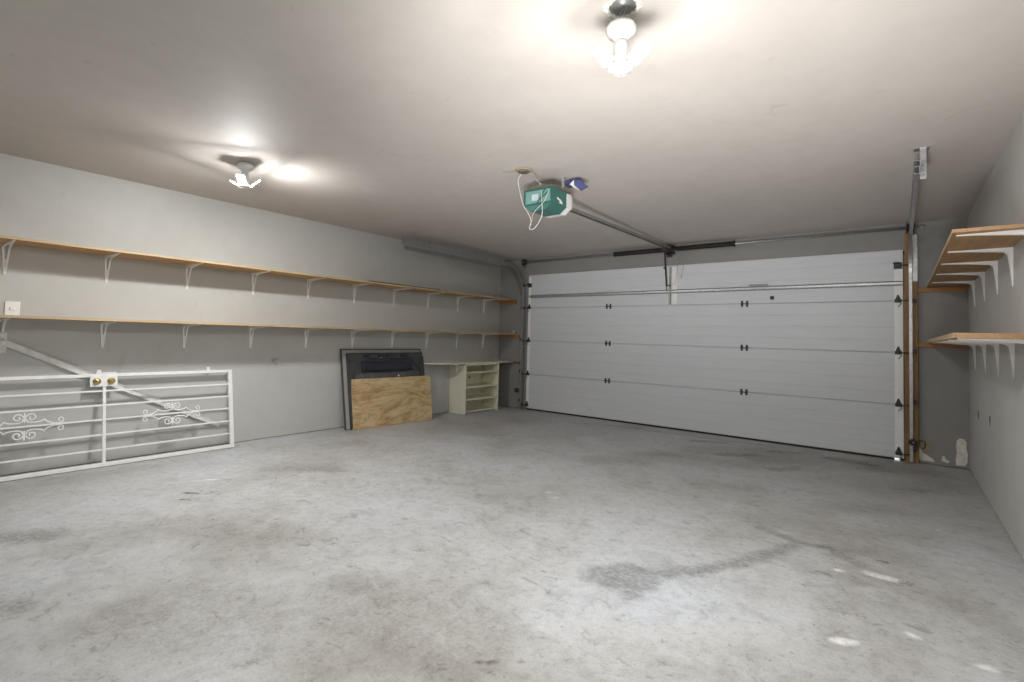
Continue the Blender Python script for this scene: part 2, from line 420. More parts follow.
# edge hinges that carry the rollers
def roller_hinge(xh, xt, z, big=False):
    b = MB(); s = 1 if xt > xh else -1
    b.box((xh-.028, YF-.010, z-.018), (xh+.028, YF-.0036, z+.018), .003)
    b.prism([(xh-.022, YF-.006, z+.016), (xh+.022, YF-.006, z+.016), (xh+.006, YF-.008, z+.062), (xh-.006, YF-.008, z+.062)], (0, -.004, 0))
    b.tube([(xh+s*.012, YF-.018, z+.012), (xh+s*.026, YF-.024, z-.03), (xh, YF-.012, z-.062)], .004, 6)
    b.box((xh-.024, YF-.04, z-.014), (xh+.024, YF-.010, z+.014), .004)
    h = b.build('roller_hinge', M['darkm'], gd)
    r = MB(); r.tube([(xh, YF-.036, z), (xt-s*.008, YF-.036, z)], .0055, 8)
    r.lathe([(.006, -.007), (.019, -.007), (.021, 0), (.019, .007), (.006, .007)], Matrix.Translation((xt, YF-.036, z)) @ Matrix.Rotation(PI/2, 4, 'Y'), 14)
    r.build('roller', M['darkm'], h)
for z in (.075, .557, 1.082, 1.608): roller_hinge(5.258, 5.352, z)
for z in (.075, .557, 1.082, 1.608): roller_hinge(.628, .532, z)
for xh, xt in ((5.258, 5.352), (.628, .532)):
    z = 1.965; s = 1 if xt > xh else -1
    b = MB(); b.box((xh-.034, YF-.012, z-.03), (xh+.034, YF-.0036, z+.035), .003); b.box((xh-.03, YF-.05, z-.004), (xh+.03, YF-.010, z+.02), .004)
    b.tube([(xh-.04, YF-.02, z+.03), (xh+.01, YF-.02, z+.03)], .008, 8)
    h = b.build('top_bracket', M['darkm'], gd)
    r = MB(); r.tube([(xh, YF-.036, z), (xt-s*.008, YF-.036, z)], .0055, 8)
    r.lathe([(.006, -.007), (.019, -.007), (.021, 0), (.019, .007), (.006, .007)], Matrix.Translation((xt, YF-.036, z)) @ Matrix.Rotation(PI/2, 4, 'Y'), 14)
    r.build('roller', M['darkm'], h)
# horizontal strut with splice plates
b = MB()
b.prism([(DL+.03, YF-.0008, 1.763), (DL+.03, YF-.0008, 1.812), (DL+.03, YF-.006, 1.812), (DL+.03, YF-.012, 1.80), (DL+.03, YF-.034, 1.797), (DL+.03, YF-.034, 1.776), (DL+.03, YF-.012, 1.773), (DL+.03, YF-.006, 1.763)], (DR-DL-.035, 0, 0))
st = b.build('strut', M['galv'], gd)
for x0, x1, z in ((1.83, 2.02, 1.800), (3.86, 4.06, 1.826), (3.88, 4.03, 1.777)):
    MB().box((x0, YF-.039, z-.006), (x1, YF-.0344 if z < 1.81 else YF-.001, z+.006), .002).build('splice_plate', M['galvd'], st)
# operator bracket stile
b = MB(); b.box((2.875, YF-.006, 1.62), (2.99, YF-.0006, 2.11), .002)
stl = b.build('centre_stile', M['stile'], gd)
b = MB(); b.box((2.895, YF-.046, 1.615), (2.918, YF-.0065, 1.755), .002); b.box((2.895, YF-.03, 1.82), (2.918, YF-.0065, 2.115), .002); b.box((2.895, YF-.047, 1.755), (2.918, YF-.036, 1.822), .002)
b.build('operator_bracket', M['galvd'], stl)
# small dark lock keeper
b = MB(); b.box((4.085, YF-.012, 1.652), (4.125, YF-.0006, 1.692), .004); b.lathe([(.012, 0), (.012, .012), (.006, .016)], Matrix.Translation((4.105, YF-.012, 1.672)) @ Matrix.Rotation(PI/2, 4, 'X'), 12)
b.build('lock_keeper', M['darkm'], gd)
b = MB(); b.lathe([(.012, 0), (.014, .008), (.008, .016)], Matrix.Translation((2.82, YF-.001, 2.105)) @ Matrix.Rotation(PI/2, 4, 'X'), 12)
b.build('bumper', M['darkm'], gd)

# ------------------------------------------------------------------ jamb boards (part of the room)
t1 = struct('trim_1', MB().box((5.314, -.045, .0), (5.345, -.0005, 2.30), .002), M['post'])
t2 = struct('trim_2', MB().box((5.374, -.050, .0), (5.412, -.0005, 1.80), .002), M['post'])
b = MB()
b.box((5.374, -.052, 1.80), (5.412, -.049, 2.27)); b.box((5.374, -.049, 1.80), (5.377, -.0005, 2.27))
for i in range(8): b.box((5.386, -.0532, 1.84+i*.055), (5.400, -.0521, 1.862+i*.055))
b.build('perforated_angle', M['galv'], t2)

# ------------------------------------------------------------------ tracks
def sweep_track(b, path, x, s, w=.05, d=.026, t=.003):
    """C channel swept along a path in the YZ plane; web at x, open towards s"""
    pr = [(0, -w/2), (d*s, -w/2), (d*s, -w/2+.009), ((d-t)*s, -w/2+.009), ((d-t)*s, -w/2+t), (t*s, -w/2+t), (t*s, w/2-t), ((d-t)*s, w/2-t), ((d-t)*s, w/2-.009), (d*s, w/2-.009), (d*s, w/2), (0, w/2)]
    rings = []
    for i, (y, z) in enumerate(path):
        y0, z0 = path[max(i-1, 0)]; y1, z1 = path[min(i+1, len(path)-1)]
        ty, tz = y1-y0, z1-z0; l = math.hypot(ty, tz); ny, nz = -tz/l, ty/l
        rings.append([b.bm.verts.new((x+a, y+ny*c, z+nz*c)) for a, c in pr])
    n = len(pr); fs = []
    for A, B in zip(rings, rings[1:]):
        for k in range(n): fs.append(b.bm.faces.new((A[k], A[(k+1) % n], B[(k+1) % n], B[k])))
    fs.append(b.bm.faces.new(rings[0][::-1])); fs.append(b.bm.faces.new(rings[-1])); b._tag(fs)
def door_track(x, s, label, yend, zt, double):
    yv = YF-.036
    r = .40
    t = empty('door_track', (x, yv, 0), label, 'door track', 'garage door tracks')
    b = MB(); sweep_track(b, [(yv, .012), (yv, zt-r)], x, s); b.build('vertical_rail', M['galv'], t)
    c = (yv-r, zt-r)
    path = [(yv, zt-r)] + [(c[0]+r*math.cos(a), c[1]+r*math.sin(a)) for a in [PI/2*i/14 for i in range(1, 15)]] + [(yend, zt)]
    b = MB(); sweep_track(b, path, x, s); b.build('curved_rail', M['galv'], t)
    if double:
        r2 = .46; z2 = zt-.060; c = (yv-.05-r2, z2-r2)
        p2 = [(yv-.05, z2-r2-.15), (yv-.05, z2-r2)] + [(c[0]+r2*math.cos(a), c[1]+r2*math.sin(a)) for a in [PI/2*i/14 for i in range(1, 15)]] + [(yend+.06, z2)]
        b = MB(); sweep_track(b, p2, x-s*.012, s); b.build('curved_rail', M['galvd'], t)
    # angle along the horizontal rail
    b = MB(); b.box((x-s*.004, yend, zt+.026), (x-s*.001, -.55, zt+.062)); b.box((x-s*.004, yend, zt+.059), (x+s*.028, -.55, zt+.062))
    b.build('stiffening_angle', M['galv'], t)
    # jamb angle behind the vertical rail
    b = MB()
    xa = x-s*.004
    b.box((xa-.0015, YF-.02, .012), (xa+.0015, -.001, zt-r)); 
    b.build('jamb_angle', M['galvd'], t)
    for z in (.14, .60, 1.10, 1.60):
        bb = MB(); bb.box((min(x-s*.020, x+s*.002), yv-.03, z-.022), (max(x-s*.020, x+s*.002), yv+.02, z+.022), .002)
        bb.tube([(x-s*.02, yv-.012, z), (x-s*.032, yv-.012, z)], .008, 8); bb.build('track_bracket', M['darkm'], t)
    return t
tl = door_track(.515, 1, 'galvanised steel double door track curving up beside the long left wall', -2.55, 2.255, True)
b = MB(); b.box((.49, -2.37, 2.28), (.512, -2.367, H)); b.tube([(.501, -2.366, 2.385), (.47, -2.33, 2.372)], .006, 6)
b.build('hanger_strap', M['galv'], tl)
tr = door_track(5.370, -1, 'galvanised steel door track rising between the two brown posts', -2.45, 2.245, False)
b = MB(); b.box((5.372, -2.39, 2.20), (5.403, -2.386, H))
for i in range(4): b.lathe([(.006, 0), (.006, .0012)], Matrix.Translation((5.387, -2.39, 2.225+i*.03)) @ Matrix.Rotation(PI/2, 4, 'X'), 8)
b.box((5.34, -2.40, H-.004), (5.42, -2.33, H-.0005)); b.lathe([(.012, 0), (.014, .01), (.006, .016)], Matrix.Translation((5.40, -2.36, H-.004)) @ Matrix.Rotation(PI, 4, 'X'), 8)
b.build('hanger_strap', M['galv'], tr)

# ------------------------------------------------------------------ torsion spring shaft above the door
ZS, YS = 2.335, -.085
ts = empty('torsion_spring_assembly', (2.9, YS, ZS), 'black torsion springs on a steel shaft above the garage door', 'garage door spring')
MB().tube([(.50, YS, ZS), (5.40, YS, ZS)], .0125, 12).build('shaft', M['galv'], ts)
def spring(x0, x1):
    b = MB(); n = int((x1-x0)/.0085); pts = []
    b.tube([(x0, YS, ZS), (x1, YS, ZS)], .0262, 16)
    for i in range(n):          # close-wound coils
        xc = x0+(i+.5)*(x1-x0)/n
        b.bm.verts.ensure_lookup_table()
        b.lathe([(.0255, -.0042), (.0305, 0), (.0255, .0042)], Matrix.Translation((xc, YS, ZS)) @ Matrix.Rotation(PI/2, 4, 'Y'), 12)
    for xe in (x0, x1): b.lathe([(.014, -.012), (.034, -.012), (.034, .012), (.014, .012)], Matrix.Translation((xe, YS, ZS)) @ Matrix.Rotation(PI/2, 4, 'Y'), 14)
    return b.build('spring', M['spring'], ts)
spring(2.13, 2.86); spring(2.90, 3.70)
b = MB(); b.box((2.872, YS-.05, ZS-.07), (2.888, -.001, ZS+.055), .002); b.box((2.84, -.006, ZS-.09), (2.92, -.0008, ZS+.058), .002); b.box((2.86, YS-.05, ZS-.015), (2.90, YS-.034, ZS+.05), .003)
b.build('centre_bracket', M['darkm'], ts)
for xc, s in ((.52, 1), (5.385, -1)):
    b = MB(); b.lathe([(.02, -.03), (.05, -.03), (.052, -.024), (.036, -.018), (.034, .02), (.042, .026), (.02, .03)], Matrix.Translation((xc+s*.03, YS, ZS)) @ Matrix.Rotation(PI/2, 4, 'Y'), 20)
    d = b.build('cable_drum', M['darkm'], ts)
    b = MB(); b.prism([(xc-.012, -.001, ZS-.10), (xc-.012, YS-.03, ZS-.03), (xc-.012, YS-.03, ZS+.035), (xc-.012, -.001, ZS+.055)], (.006, 0, 0)); b.build('end_bearing_plate', M['galvd'], ts)
b = MB(); b.tube([(5.41, YS, ZS), (5.47, YS-.02, ZS-.005)], .006, 6); b.build('shaft_tail', M['galv'], ts)

# ------------------------------------------------------------------ opener
OP = V((3.075, -3.17, 2.08))
op = empty('garage_door_opener', OP, 'teal and white garage door opener hung under the ceiling with long steel rail', 'garage door opener')
OX0, OX1, OY0, OY1, OZ0, OZ1 = 2.945, 3.205, -3.315, -3.11, 2.118, 2.285
sec = [(OX0, OZ1), (OX1, OZ1), (OX1, OZ0+.045), (OX1-.06, OZ0), (OX0+.06, OZ0), (OX0, OZ0+.045)]
MB().prism([(x, OY0, z) for x, z in sec], (0, OY1-OY0, 0)).build('housing', M['teal'], op)
b = MB(); b.box((OX0+.012, OY0-.006, OZ0+.05), (OX1-.01, OY0-.0005, OZ1-.012), .003)
cov = b.build('rear_cover', M['teall'], op)
b = MB()
for p, q in (((OX0+.004, OZ1-.006), (OX1-.003, OZ1-.006)), ((OX1-.006, OZ1-.006), (OX1-.006, OZ0+.06)), ((OX1-.006, OZ0+.050), (OX0+.004, OZ0+.050)), ((OX0+.006, OZ0+.06), (OX0+.006, OZ1-.006)),
             ((OX1-.06, OZ1-.014), (OX1-.13, OZ1-.11)), ((OX1-.02, OZ1-.03), (OX1-.11, OZ0+.075))):
    b.bar((p[0], OY0-.009, p[1]), (q[0], OY0-.009, q[1]), .006, .008, (0, 1, 0))
b.build('cover_rib', M['tealdk'], cov)
b = MB(); b.box((OX0+.075, OY0-.0085, OZ0+.075), (OX0+.135, OY0-.0062, OZ0+.125)); tag(b.build('label', M['paper'], op), 'pale paper label on the rear cover')
b = MB(); b.prism([(OX1+.0004, OY0+.06, 2.205), (OX1+.0004, OY0+.075, 2.218), (OX1+.0004, OY0+.14, 2.196), (OX1+.0004, OY0+.13, 2.182)], (.0012, 0, 0)); b.box((OX1+.0004, OY0+.10, 2.175), (OX1+.0016, OY0+.145, 2.186))
tag(b.build('emblem', M['lens'], op), 'small blurred white emblem on the side')
# white front light cover, flaring and wrapping under
b = MB()
A = [(OX0-.004, OZ1-.01), (OX1+.004, OZ1-.01), (OX1+.004, OZ0+.05), (OX1-.05, OZ0+.004), (OX0+.05, OZ0+.004), (OX0-.004, OZ0+.05)]
B = [(OX0+.035, OZ1-.03), (OX1-.012, OZ1-.03), (OX1-.012, OZ0+.065), (OX1-.07, OZ0+.03), (OX0+.07, OZ0+.03), (OX0+.035, OZ0+.065)]
ra = [b.bm.verts.new((x, OY1+.0008, z)) for x, z in A]; rm = [b.bm.verts.new((x, OY1+.065, z)) for x, z in A]; rb = [b.bm.verts.new((x, OY1+.11, z)) for x, z in B]
for p, q in ((ra, rm), (rm, rb)):
    for k in range(6): b.bm.faces.new((p[k], p[(k+1) % 6], q[(k+1) % 6], q[k]))
b.bm.faces.new(ra[::-1]); b.bm.faces.new(rb)
b.build('light_cover', M['lens'], op)
b = MB(); b.box((OX0-.006, OY0+.0, OZ1+.0006), (OX1+.006, OY1+.05, OZ1+.012), .003); b.box((OX0+.04, OY0+.02, OZ1+.012), (OX1-.05, OY1-.03, OZ1+.03), .003)
b.build('chassis_plate', M['chassis'], op)
# ceiling straps
for x in (OX0+.02, OX1-.02):
    b = MB(); b.box((x-.012, OY1-.03, OZ1+.012), (x+.012, OY1-.027, H-.001)); b.box((x-.012, OY1-.03, H-.004), (x+.012, OY1+.01, H-.0005))
    b.build('hanger_strap', M['galv'], op)
# bent blue plate at the front hanger
b = MB()
b.prism([(3.165, -3.1, 2.366), (3.262, -3.1, 2.389), (3.298, -3.1, 2.383), (3.30, -3.1, 2.374), (3.262, -3.1, 2.379), (3.168, -3.1, 2.352)], (0, .10, 0))
b.prism([(3.300, -3.1, 2.383), (3.388, -3.1, 2.306), (3.322, -3.1, 2.284), (3.268, -3.1, 2.338), (3.262, -3.1, 2.379)], (0, .012, 0))
tag(b.build('mounting_bracket', M['blue'], op), 'bent blue plate beside the hanger')
b = MB(); b.prism([(3.225, -3.105, 2.348), (3.262, -3.105, 2.374), (3.266, -3.105, 2.335), (3.31, -3.105, 2.288), (3.27, -3.105, 2.315)], (0, .004, 0)); b.build('bracket_lining', M['lens'], op)
# rail, trolley, arm
R0, R1 = V((3.085, -3.02, 2.235)), V((2.945, -.19, 2.345))
b = MB(); d = (R1-R0).normalized(); sx = d.cross(V((0, 0, 1))).normalized()
b.bar(R0, R1, .034, .004); 
for s in (-1, 1): b.bar(R0+sx*s*.0165-V((0, 0, .013)), R1+sx*s*.0165-V((0, 0, .013)), .004, .028)
rl = b.build('rail', M['galvd'], op)
b = MB(); b.tube([R0+V((0, 0, -.02)), R1+V((0, 0, -.02))], .006, 8); b.build('drive_screw', M['darkm'], rl)
b = MB(); b.box((2.915, -.205, 2.30), (2.96, -.125, 2.372), .003); b.prism([(2.92, -.13, 2.37), (2.92, -.13, 2.30), (2.92, -.001-.012, 2.27), (2.92, -.013, 2.395)], (.006, 0, 0)); b.prism([(2.948, -.13, 2.37), (2.948, -.13, 2.30), (2.948, -.013, 2.27), (2.948, -.013, 2.395)], (.006, 0, 0))
b.build('header_bracket', M['darkm'], op)
T = R0.lerp(R1, .955)
b = MB(); b.box((T.x-.03, T.y-.09, T.z-.06), (T.x+.03, T.y+.05, T.z-.030), .005); b.build('trolley', M['darkm'], op)
b = MB(); b.bar((T.x-.012, T.y-.02, T.z-.05), (2.875, YF-.065, 1.86), .022, .006, (0, 1, 0)); b.tube([(2.865, YF-.055, 1.86), (2.925, YF-.055, 1.86)], .007, 8); b.bar((2.872, YF-.066, 1.865), (2.872, YF-.05, 1.80), .016, .005, (1, 0, 0))
b.build('door_arm', M['darkm'], op)
b = MB(); b.tube([(3.0, -.27, 2.29), (3.09, -.25, 2.25), (3.07, -.25, 2.03), (3.045, -.25, 1.87), (3.0, -.25, 1.85)], .0022, 6); b.tube([(3.03, -.27, 2.29), (3.15, -.25, 2.25), (3.143, -.25, 2.05), (3.12, -.25, 1.93), (3.145, -.25, 1.97)], .0022, 6)
b.build('release_cord', M['cordd'], op)

# ------------------------------------------------------------------ ceiling outlet and its cord
co = empty('ceiling_outlet', (3.03, -3.45, H), 'round ceiling outlet box with open dark cavity above the opener', 'ceiling outlet')
T4 = Matrix.Translation((3.03, -3.45, H-.0006)) @ Matrix.Rotation(PI, 4, 'X')
MB().lathe([(.066, 0), (.066, .006), (.058, .012), (.047, .013)], T4, 24).build('cover_plate', M['tanp'], co)
MB().lathe([(.046, .0136), (.044, .019), (.02, .020)], T4, 20).build('receptacle', M['chassis'], co)
b = MB(); b.bar((2.97, -3.47, H-.006), (2.87, -3.50, H-.003), .008, .004); b.build('bare_wire', M['cordd'], co)
def smooth(pts, k=6):
    pts = [V(p) for p in pts]; out = []
    P = [pts[0]]+pts+[pts[-1]]
    for i in range(1, len(P)-2):
        for j in range(k):
            t = j/k; a, b_, c, d = P[i-1], P[i], P[i+1], P[i+2]
            out.append(.5*((2*b_)+(c-a)*t+(2*a-5*b_+4*c-d)*t*t+(3*b_-a-3*c+d)*t**3))
    out.append(pts[-1]); return out
b = MB()
b.tube(smooth([(2.995, -3.43, 2.384), (2.950, -3.41, 2.34), (2.970, -3.40, 2.23), (2.995, -3.395, 2.149), (3.035, -3.385, 2.085), (3.055, -3.37, 2.02), (3.035, -3.365, 1.975), (3.06, -3.36, 1.960), (3.105, -3.36, 1.989), (3.147, -3.36, 2.06), (3.140, -3.355, 2.153), (3.128, -3.345, 2.22), (3.112, -3.328, 2.262)]), .0030, 6)
b.tube(smooth([(3.055, -3.365, 2.02), (3.065, -3.36, 2.08), (3.09, -3.345, 2.12), (3.15, -3.34, 2.17), (3.19, -3.333, 2.26)]), .0024, 6)
tag(b.build('power_cord', M['cord']), 'thin whitish cord looping below the teal opener from the ceiling outlet', 'cord')
b = MB(); b.tube(smooth([(3.06, -3.43, 2.386), (3.085, -3.40, 2.375), (3.092, -3.37, 2.337), (3.11, -3.34, 2.312), (3.118, -3.30, 2.318)]), .0035, 6)
tag(b.build('signal_wire', M['cordd']), 'short grey wire from the ceiling outlet to the opener top', 'wire')

# ------------------------------------------------------------------ LED lamps
def led_lamp(x, y, ztop, hole, label, az0, tilts):
    """three-panel LED bulb in a porcelain holder"""
    L0 = empty('ceiling_lamp', (x, y, H), label, 'ceiling lamp')
    zs = ztop
    if hole:
        b = MB(); seg = 40; ri = []; ro = []; rm2 = []
        for k in range(seg):
            a = 2*PI*k/seg; r = .050+random.uniform(-.006, .005); R_ = .064+random.uniform(-.006, .014)
            for lst, rr, z in ((ri, r, H-.0007), (rm2, (r+R_)/2, H-.010-random.uniform(0, .004)), (ro, R_, H-.0007)):
                lst.append(b.bm.verts.new((x-.01+rr*math.cos(a), y+.03+rr*math.sin(a), z)))
        for k in range(seg):
            for p, q in ((ri, rm2), (rm2, ro)): b.bm.faces.new((p[k], p[(k+1) % seg], q[(k+1) % seg], q[k]))
        b.build('broken_plaster_ring', M['plasterc'], L0)
        MB().lathe([(.052, 0), (.05, .003)], Matrix.Translation((x-.01, y+.03, H-.004)), 24).build('open_box', M['galvd'], L0)
        b = MB(); b.tube(smooth([(x-.005, y+.03, H-.004), (x-.012, y+.015, H-.04), (x-.006, y, zs)]), .0022, 6); b.tube(smooth([(x, y+.035, H-.004), (x+.006, y+.015, H-.04), (x+.0, y, zs)]), .0016, 6)
        b.build('lead_wire', M['cordd'], L0)
    tilt = Matrix.Translation((x, y, zs)) @ Matrix.Rotation(math.radians(8 if hole else 0), 4, V((.9, .4, 0)))
    b = MB(); b.lathe([(.030, 0), (.048, -.004), (.055, -.016), (.055, -.034), (.048, -.048), (.030, -.056), (.026, -.07), (.024, -.075)], tilt, 28)
    b.build('lamp_holder', M['porc'], L0)
    zb = zs-.072
    b = MB(); b.lathe([(.022, 0), (.027, -.01), (.029, -.03), (.029, -.075), (.034, -.090), (.042, -.102), (.042, -.108), (.02, -.112)], Matrix.Translation((x, y, zb)), 24)
    body = b.build('bulb_body', M['porc'], L0)
    for k in range(3):
        az = az0+k*2*PI/3; u = V((math.cos(az), math.sin(az), 0)); t = math.radians(tilts[k])
        ax = u*math.cos(t)+V((0, 0, 1))*math.sin(t)          # outwards and up
        nrm = -(u*(-math.sin(t))+V((0, 0, 1))*math.cos(t))   # lit face: down and outwards
        sd = ax.cross(nrm).normalized()
        Rm = Matrix((sd, ax, nrm)).transposed().to_4x4(); Rm.translation = V((x, y, zb-.094))+u*.046
        b = MB(); b.box((-.028, 0, -.016), (.028, .078, .0), .004, Rm); b.box((-.008, -.012, -.010), (.008, .004, -.002), 0, Rm)
        p = b.build('led_panel', M['porc'], L0)
        b = MB(); b.box((-.0245, .004, .0004), (.0245, .075, .0022), 0, Rm); tag(b.build('lit_diffuser', M['led'], p), 'glowing white diffuser')
    return L0
vd = math.atan2(1.66, -.80)
led_lamp(4.45, -4.745, 2.315, True, 'three-panel LED bulb hanging by wires from a broken ceiling hole', vd, (28, 34, 34))
led_lamp(1.36, -4.74, 2.3985, False, 'lit LED bulb mounted flush on the ceiling near the long left wall', 1.40, (46, 26, 30))

# unseen fill spot added beside the camera, aimed up to brighten the ceiling
fl = bpy.data.lights.new('ceiling_fill_spot', 'SPOT'); fl.energy = 360; fl.spot_size = math.radians(80); fl.spot_blend = 1.0; fl.shadow_soft_size = .34; fl.color = (1, .98, .965)
fo = bpy.data.objects.new('ceiling_fill_spot', fl); COL.objects.link(fo); fo.location = (4.90, -6.02, .36)
fo.rotation_euler = (V((4.15, -3.5, H))-V(fo.location)).to_track_quat('-Z', 'Y').to_euler()

# ------------------------------------------------------------------ shelves
def bracket_mesh(name, sgn, a, h):
    """stamped bracket: tapering leg down the wall, tapering arm along +X*sgn, two edge ribs. Origin at the inner corner, top of arm z=0"""
    b = MB()
    hw = lambda q: .024-(.024-.0075)*q
    leg = [i/8 for i in range(9)]
    # back plates
    A = [(sgn*.0006, -hw(q), -h*q) for q in leg[4:]]; B = [(sgn*.0006, hw(q), -h*q) for q in leg[4:]]; b.strip(A, B, (sgn*.002, 0, 0))
    A = [(sgn*(.003+(a-.003)*q), -hw(q), -.0006) for q in leg]; B = [(sgn*(.003+(a-.003)*q), hw(q), -.0006) for q in leg]; b.strip(A, B, (0, 0, -.002))
    # ribs: outer edge follows the plates, inner edge rounds the corner
    for s in (-1, 1):
        out, inn = [], []
        for q in [1-i/8 for i in range(9)]:
            out.append((sgn*.001, s*hw(q), -h*q)); dx = .006+.020*(1-q)**1.5
            inn.append((sgn*dx, s*hw(q), -max(h*q, .030) if q > .13 else -.034))
        for i in range(1, 9):
            q = i/8; out.append((sgn*a*q, s*hw(q), -.001)); dz = .006+.020*(1-q)**1.5
            inn.append((sgn*max(a*q, .034), s*hw(q), -dz))
        b.strip(out, inn, (0, -s*.0105, 0))
    for q in (.75, .93): b.lathe([(.006, 0), (.006, .003), (.002, .004)], Matrix.Translation((sgn*.0026, 0, -h*q)) @ Matrix.Rotation(sgn*PI/2, 4, 'Y'), 8)
    return b
YBR = [-.417-.602*k for k in range(12)]
def wall_shelf(x_wall, sgn, z, depth, y0, y1, arm, hgt, ys, bmat, label, group, joints, cleat, th=.019):
    sh = empty('wall_shelf', (x_wall+sgn*depth/2, (y0+y1)/2, z), label, 'shelf', group)
    cuts = [y0]+joints+[y1]
    for c0, c1 in zip(cuts, cuts[1:]):
        x0, x1 = sorted((x_wall+sgn*.003, x_wall+sgn*depth))
        b = MB(); b.box((x0, c0+.001, z), (x1, c1-.001, z+th), .0015)
        bd = b.build('shelf_board', bmat, sh)
        xa, xb = sorted((x_wall+sgn*(depth+.0003), x_wall+sgn*(depth+.0022)))
        MB().box((xa, c0+.001, z+.0005), (xb, c1-.001, z+th-.0005)).build('front_edge', M['boarde'], bd)
    proto = None
    for y in ys:
        if proto is None:
            proto = bracket_mesh('bracket', sgn, arm, hgt).build('bracket', M['white'], None, local=True)
            proto.parent = sh; proto.location = V((x_wall, y, z))-V(sh.location)
        else: copy_child(proto, sh, V((x_wall, y, z))-V(sh.location))
    b = MB(); b.box(cleat[0], cleat[1], .002); b.build('cleat', M['cleat'], sh)
    return sh
GL, GR = 'long shelves on the left wall', 'short shelves on the right wall'
zu, zl = 1.728, 1.176
wall_shelf(0, 1, zu, .36, YB+.25, -.004, .345, .225, YBR[:11], M['board'], 'upper long brown shelf on white brackets along the left wall', GL, [-6.5, -4.02, -1.62], ((.02, -.035, zu-.048), (.355, -.0006, zu-.0008)))
wall_shelf(0, 1, zl, .36, YB+.25, -.004, .345, .225, YBR[:11], M['board'], 'lower long brown shelf along the left wall, above the white gate', GL, [-6.5, -4.00, -1.50], ((.02, -.035, zl-.048), (.43, -.0006, zl-.0008)))
yr = [-.55, -1.185, -1.80, -2.36, -2.93]
wall_shelf(W, -1, zu+.004, .303, -3.01, -.04, .285, .225, yr, M['rboard'], 'upper short brown shelf on the right wall beside the door posts', GR, [], ((5.413, -.038, zu-.038), (W-.004, -.0006, zu+.002)))
wall_shelf(W, -1, zl+.014, .303, -3.01, -.04, .285, .225, yr, M['rboard'], 'lower short brown shelf on the right wall, above the bare wall', GR, [], ((5.413, -.038, zl-.030), (W-.004, -.0006, zl+.012)), th=.028)
# thin dark strip lying on the upper shelf
b = MB(); b.box((.30, -2.86, zu+.0195), (.36, -1.72, zu+.030), .003); tag(b.build('wood_strip', M['edged']), 'thin dark strip of wood lying on the upper left shelf', 'strip')
# little pale fitting at the far end of the lower left shelf
b = MB(); b.box((.33, -.10, zl+.0195), (.40, -.045, zl+.026), .002); b.lathe([(.008, 0), (.008, .022), (.03, .028), (.03, .036), (.01, .04)], Matrix.Translation((.36, -.07, zl+.026)), 14)
tag(b.build('pipe_flange', M['porc']), 'small pale flange standing at far end of the lower left shelf', 'fitting')

# ------------------------------------------------------------------ wall plate, hook
b = MB(); b.box((.0006, -5.822, 1.185+.012), (.008, -5.740, 1.303), .003)
wp = tag(b.build('switch_plate', M['white']), 'white wall plate just above the lower left shelf', 'wall plate')
b = MB(); b.box((.0082, -5.795, 1.235), (.014, -5.767, 1.265), .003); b.build('rocker', M['white'], wp)
b = MB(); b.box((.0006, -3.80, .800), (.006, -3.745, .845), .002); b.tube([(.006, -3.772, .835), (.035, -3.772, .83), (.045, -3.772, .80), (.03, -3.772, .782)], .006, 8); b.tube([(.006, -3.79, .815), (.025, -3.80, .805)], .005, 6); b.tube([(.006, -3.755, .815), (.025, -3.745, .805)], .005, 6)
tag(b.build('wall_hook', M['galv']), 'small steel hook screwed to the bare left wall', 'hook')

# ------------------------------------------------------------------ white gate leaning on the left wall
gx0, gx1, gh = .192, .052, .752
gt = empty('metal_gate', (gx0, -5.2, 0), 'white metal gate with scroll ornaments leaning against the left wall', 'gate')
lean = math.atan2(gx0-gx1, gh)
gt.rotation_euler = (0, -lean, 0)
def gate_part(b, name, m, parent=gt): return b.build(name, m, parent, local=True)
ya, yb, gm = -1.00, .975, -.02            # local y, about -5.2
hh = .752
b = MB()
b.box((-.016, ya, .002), (.016, yb, .034), .003)                    # bottom
b.box((-.014, ya, hh-.026), (.014, yb, hh), .003)                   # top
b.box((-.015, yb-.034, .034), (.015, yb, hh-.026), .003); b.box((-.015, ya, .034), (.015, ya+.034, hh-.026), .003)
gate_part(b, 'frame', M['gate'])
b = MB(); b.box((-.010, gm-.011, .034), (.010, gm+.011, hh-.026), .002); gate_part(b, 'centre_post', M['gate'])
rz = [.137, .256, .377, .494, .611]
for z in rz: gate_part(MB().box((-.0065, ya+.034, z-.0065), (.0065, yb-.034, z+.0065), .0012), 'rail', M['gate'])
